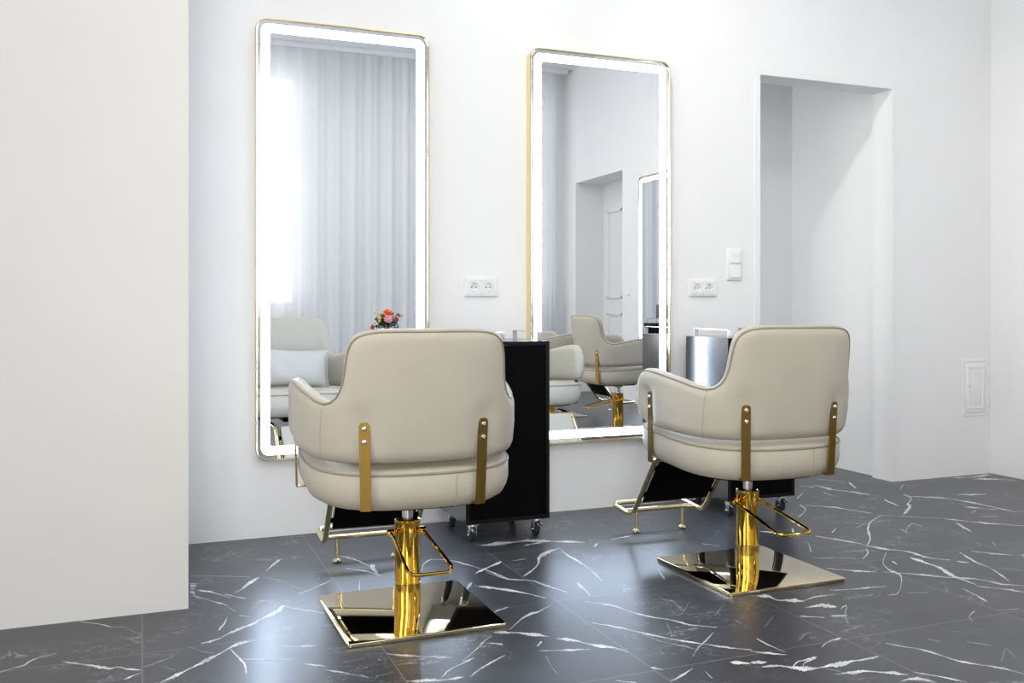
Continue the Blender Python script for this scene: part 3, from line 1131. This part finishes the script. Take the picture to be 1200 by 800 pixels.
# tool box and bottle on the reflected trolley
bm = bmesh.new(); boxmm(bm, (-.12, -.09, 0), (.12, .09, .1), .006); 
tb = thing('tool_box', 'small black box on top of the reflected trolley', 'box', (4.12, .83, .8200))
o = obj('body', bm, M['black'], tb)
bm = bmesh.new(); boxmm(bm, (-.122, -.092, .1), (.122, .092, .112), .004); obj('lid', bm, M['black'], tb)
bt = thing('spray_bottle', 'yellow bottle on the black box in the right mirror', 'bottle', (4.10, .84, .932))
bm = bmesh.new(); lathe(bm, [(0, 0), (.026, 0), (.028, .004), (.028, .055), (.022, .068), (.010, .074), (.010, .082), (0, .082)], 24); obj('bottle_body', bm, M['yellow'], bt)
bm = bmesh.new(); lathe(bm, [(0, .082), (.012, .082), (.012, .1), (.004, .104), (0, .104)], 20); obj('cap', bm, M['plastic'], bt)

# sockets and switches
s1 = build_socket('white double power socket between the two mirrors', 'double power sockets'); s1.location = (1.371, WY, 1.0)
s2 = dup(s1, (2.494, WY, 1.005), 0, 'white double power socket above the right trolley, below the switches')
sw = build_switch('light_switch', 'white double light switch left of the doorway', 2); sw.location = (2.673, WY, 1.119)
sw2 = build_switch('light_switch', 'single white switch beside the niche door, seen in the right mirror', 1); sw2.location = (XR, -.36, 1.06); sw2.rotation_euler = (0, 0, -PI / 2)

# wall hatch at the right
hroot = thing('access_hatch', 'small white painted hatch low on the wall near the right corner', 'hatch', (4.236, WY, .475))
bm = bmesh.new(); w, h = .186, .31
loft(bm, [[(x, y, z) for x, z in rrect(w - 2 * i_, h - 2 * i_, .004, 3)] for i_, y in ((0, 0), (0, -.003), (.0015, -.0042), (.0145, -.0042), (.016, -.003), (.016, 0))], close=True)
obj('frame', bm, M['wall'], hroot, angle=25)
bm = bmesh.new(); boxmm(bm, (-w / 2 + .018, -.006, -h / 2 + .018), (w / 2 - .018, 0, h / 2 - .018), .002)
loft(bm, [[(x, y, z) for x, z in rrect(.12 - 2 * i, .235 - 2 * i, .004, 3)] for i, y in ((0, -.006), (.003, -.009), (.012, -.009), (.015, -.006))])
hd = obj('hatch_door', bm, M['wall'], hroot, angle=25)
bm = bmesh.new(); lathe(bm, [(0, 0), (.005, 0), (.005, .006), (.0028, .0075), (0, .0075)], 12, (-.052, -.006, .01), 'y'); obj('knob', bm, M['steel'], hd)
for z in (.075, -.08):
    bm = bmesh.new(); tube(bm, [(w / 2 - .012, -.012, z - .022), (w / 2 - .012, -.012, z + .022)], .0045, 10); obj('hinge', bm, M['wall'], hroot)

# bouquet on a side table (seen in the left mirror)
BX, BY = 2.0, -.45
tab = thing('side_table', 'round side table under the flower vase, hidden behind the left chair', 'table', (BX, BY, 0))
bm = bmesh.new(); lathe(bm, [(0, .535), (.2, .535), (.212, .541), (.212, .551), (.2, .556), (0, .556)], 48); obj('tabletop', bm, M['wood'], tab)
bm = bmesh.new(); lathe(bm, [(.018, .02), (.015, .1), (.014, .5), (.03, .535), (0, .535)], 24); obj('column', bm, M['goldb'], tab)
bm = bmesh.new(); lathe(bm, [(0, 0), (.15, 0), (.152, .004), (.145, .012), (.03, .02), (0, .02)], 40); obj('base', bm, M['goldb'], tab)
vs = thing('flower_vase', 'white vase holding the bright bouquet, below it in the left mirror', 'vase', (BX, BY, .556))
bm = bmesh.new(); lathe(bm, [(0, 0), (.04, 0), (.046, .01), (.055, .06), (.05, .11), (.035, .15), (.04, .165), (.036, .165), (.031, .15), (.045, .11), (.05, .06), (.04, .012), (0, .012)], 40)
obj('vase_body', bm, M['ceramic'], vs)
bq = thing('bouquet', 'bright bouquet of orange, pink and yellow flowers reflected above the left chair', 'flowers', (BX, BY, .72))
rnd = random.Random(11)
bm = bmesh.new()
for i in range(460):
    a = rnd.uniform(0, 2 * PI); el = rnd.uniform(-.35, 1.15); rr = rnd.uniform(.03, .112)
    c = Vector((math.cos(a) * math.cos(el) * rr, math.sin(a) * math.cos(el) * rr, .035 + math.sin(el) * rr * 1.0))
    u = Vector((rnd.uniform(-1, 1), rnd.uniform(-1, 1), rnd.uniform(-.4, 1))).normalized(); w = u.orthogonal().normalized()
    L_ = rnd.uniform(.018, .034); ww = L_ * .28; nn = u.cross(w) * .003
    p = [c, c + u * L_ * .5 + w * ww + nn, c + u * L_, c + u * L_ * .5 - w * ww + nn]
    bm.faces.new([bm.verts.new(x) for x in p])
obj('foliage', bm, M['green'], bq)
bm = bmesh.new()
for i in range(11):
    a = i / 11 * 2 * PI
    tube(bm, [(.008 * math.cos(a), .008 * math.sin(a), -.12), (.012 * math.cos(a), .012 * math.sin(a), .0), (.05 * math.cos(a), .05 * math.sin(a), .085)], .0022, 5)
obj('stems', bm, M['green'], bq)


def flower(c, r, m, n=9, layers=3):
    bm = bmesh.new(); c = Vector(c)
    ax = (c - Vector((0, 0, .02))).normalized(); u = ax.orthogonal().normalized(); w = ax.cross(u)
    for l in range(layers):
        for k in range(n):
            a = 2 * PI * (k + .5 * l) / n; d = u * math.cos(a) + w * math.sin(a); s = w * math.cos(a) - u * math.sin(a)
            up = .25 + .45 * l; R = r * (1 - .22 * l); b = c + ax * .002 * l
            pts = [b, b + d * R * .55 + s * R * .3 + ax * R * up * .6, b + d * R + s * R * .16 + ax * R * up, b + d * R - s * R * .16 + ax * R * up, b + d * R * .55 - s * R * .3 + ax * R * up * .6]
            bm.faces.new([bm.verts.new(p) for p in pts])
    lathe(bm, [(0, -.004), (r * .3, 0), (r * .22, r * .3), (0, r * .38)], 10, c)
    return obj('flower', bm, m, bq)
# toward the mirror wall is +Y; in the mirror, picture-right is +X
for c, r, m, lab in (((-.01, .085, .135), .042, 'orange', 'orange flower'), ((-.012, .115, .085), .040, 'pink', 'pale pink flower'), ((-.125, .04, .015), .026, 'magenta', 'magenta flower'), ((-.115, .045, -.012), .020, 'magenta', 'magenta flower'),
                ((-.085, .06, .125), .017, 'yellow', 'yellow flower'), ((-.075, .08, .098), .016, 'yellow', 'yellow flower'), ((-.105, .05, .138), .014, 'yellow', 'yellow flower'), ((-.075, .07, .07), .015, 'yellow', 'yellow flower'),
                ((.085, .06, .115), .027, 'rust', 'rust red flower'), ((.062, .095, .085), .026, 'rust', 'rust red flower'), ((.118, .04, .11), .022, 'yellow', 'yellow flower'), ((.03, .07, .13), .022, 'rust', 'rust red flower')):
    f = flower(c, r, M[m]); f['label'] = lab

# sheer curtains and rail
def curtain(x0, x1, label):
    bm = bmesh.new(); n = int((x1 - x0) / .012); zs = [ZC - .05 - (ZC - .07) * k / 14 for k in range(15)]
    rnd = random.Random(int(x0 * 100)); ph = [rnd.uniform(0, 6) for _ in range(4)]
    G = []
    for i in range(n + 1):
        x = x0 + (x1 - x0) * i / n
        col_ = []
        for k, z in enumerate(zs):
            f = k / 14
            y = -1.66 + .013 * math.sin(x * 36 + ph[0] + .5 * math.sin(x * 5 + ph[1])) + .006 * math.sin(x * 83 + ph[2] + f * .8) + .012 * f * math.sin(x * 11 + ph[3])
            col_.append(bm.verts.new((x, y, z)))
        G.append(col_)
    for i in range(n):
        for k in range(14): bm.faces.new((G[i][k], G[i + 1][k], G[i + 1][k + 1], G[i][k + 1]))
    return tag(obj('sheer_curtain', bm, M['sheer'], angle=180), label, 'curtain', 'sheer curtains on the window wall')
curtain(-.02, 2.62, 'long white sheer curtain filling the left mirror')
curtain(2.66, 4.18, 'white sheer curtain at the left edge inside the right mirror')
bm = bmesh.new(); boxmm(bm, (-.1, -1.70, ZC - .05), (4.3, -1.62, ZC), .004)
tag(obj('curtain_rail', bm, M['trim'], angle=25), 'long white ceiling rail carrying the sheer curtains', 'curtain rail')

# ------------------------------------------------------------------ ceiling lamps and lights
def ceiling_lamp(x0, x1, y, label):
    root = thing('ceiling_lamp', label, 'ceiling lamp', ((x0 + x1) / 2, y, ZC), 0, 'linear ceiling lamps')
    L_ = x1 - x0
    bm = bmesh.new(); boxmm(bm, (-L_ / 2, -.035, -.05), (L_ / 2, .035, 0), .003); obj('housing', bm, M['plastic'], root, angle=25)
    bm = bmesh.new(); boxmm(bm, (-L_ / 2 + .01, -.028, -.056), (L_ / 2 - .01, .028, -.0505), .002); obj('diffuser', bm, M['lamp'], root, angle=25)
    return root


def area(name, loc, rot, sx, sy, power, col, spread=PI):
    l = bpy.data.lights.new(name, 'AREA'); l.shape = 'RECTANGLE'; l.size = sx; l.size_y = sy; l.energy = power; l.color = col
    l.spread = spread
    o = bpy.data.objects.new(name, l); C.objects.link(o); o.location = loc; o.rotation_euler = rot
    return o


WARM = (1.0, 0.965, 0.93)
ceiling_lamp(.95, 1.55, 2.62, 'short linear ceiling lamp above the left chair')
area('lamp_light_front', (1.25, 2.62, ZC - .075), (0, -.75, 0), .55, .05, 14, WARM)
# added fill spot, brightens the doorway and the wall right of it
SP = Vector((1.30, 2.62, ZC - .16)); aim = (Vector((4.0, 4.0, .75)) - SP).normalized()
sp = thing('fill_spot', 'added small white fill spotlight turned towards the doorway', 'spotlight', (SP.x, SP.y, ZC))
bm = bmesh.new(); lathe(bm, [(0, 0), (.045, 0), (.045, -.02), (.01, -.022), (.01, -.10), (0, -.10)], 28); obj('mount', bm, M['plastic'], sp)
bm = bmesh.new(); lathe(bm, [(0, -.08), (.03, -.08), (.036, -.075), (.036, .06), (.032, .06), (.028, .02), (0, .02)], 32)
q_ = Vector((0, 0, 1)).rotation_difference(aim).to_matrix().to_4x4(); q_.translation = (0, 0, -.13); bm.transform(q_); obj('lamp_head', bm, M['plastic'], sp)
l_ = bpy.data.lights.new('spot_fill', 'SPOT'); l_.energy = 31; l_.spot_size = math.radians(58); l_.spot_blend = .9; l_.shadow_soft_size = .025; l_.color = WARM
o_ = bpy.data.objects.new('spot_fill', l_); C.objects.link(o_); o_.location = SP + aim * .09; o_.rotation_euler = aim.to_track_quat('-Z', 'Y').to_euler()


# unseen square panels added as soft fill for the rest of the room
def fill_panel(x, y, label):
    root = thing('fill_panel', label, 'ceiling lamp', (x, y, ZC), 0, 'square fill panels')
    bm = bmesh.new(); loft(bm, [[(u, v, z) for u, v in rrect(1.2 - 2 * i, 1.2 - 2 * i, .02, 4)] for i, z in ((0, 0), (0, -.03), (.02, -.034), (.025, -.028))], True, True); obj('housing', bm, M['plastic'], root, angle=25)
    bm = bmesh.new(); box(bm, (0, 0, -.031), (1.14, 1.14, .004), .001); obj('diffuser', bm, M['panel'], root, angle=25)
    area('panel_fill', (x, y, ZC - .04), (0, 0, 0), 1.12, 1.12, 14, WARM)
fill_panel(.6, .2, 'added square fill light panel behind the viewer, window side left')
fill_panel(2.3, .2, 'added square fill light panel behind the viewer, nearer the right wall')
area('daylight', (-.825, YB - .34, 1.70), (PI / 2, 0, 0), 1.15, 3.1, 72, (1.0, 0.985, 0.95))  # fill through the added first window
for a, b in ((.30, 1.48), (3.62, 4.12)):
    area('daylight', ((a + b) / 2, YB - .34, 2.07), (PI / 2, 0, 0), b - a, 2.38, 20 * (b - a), (0.97, 0.985, 1.0))
for a, b in FILL_LW:
    area('daylight', (XL - .34, (a + b) / 2, 1.70), (PI / 2, 0, -PI / 2), b - a, 3.1, 38, (1.0, 0.985, 0.95))  # fill through the added left windows
area('passage_fill', (.72, 4.31, 1.4), (PI / 2, 0, -PI / 2), .5, 1.9, 13, (0.96, 0.985, 1.0))  # fill behind the added passage window

w = bpy.data.worlds.new('sky'); bpy.context.scene.world = w; w.use_nodes = True
bg = w.node_tree.nodes['Background']; bg.inputs[0].default_value = (0.85, 0.92, 1.0, 1); bg.inputs[1].default_value = 0.7

# ------------------------------------------------------------------ camera
cam = bpy.data.cameras.new('camera'); co = bpy.data.objects.new('camera', cam); C.objects.link(co)
cam.sensor_width = 36; cam.lens = 36 * F / 1200
cam.shift_y = -(400 - HOR) / 1200
cam.clip_start = .05
co.location = (0, 0, CAMZ); co.rotation_euler = (PI / 2, 0, -TH)
sc = bpy.context.scene
sc.camera = co
sc.view_settings.view_transform = 'Standard'
sc.view_settings.look = 'None'
sc.view_settings.gamma = 1
sc.view_settings.use_curve_mapping = False
sc.view_settings.exposure = 0.73
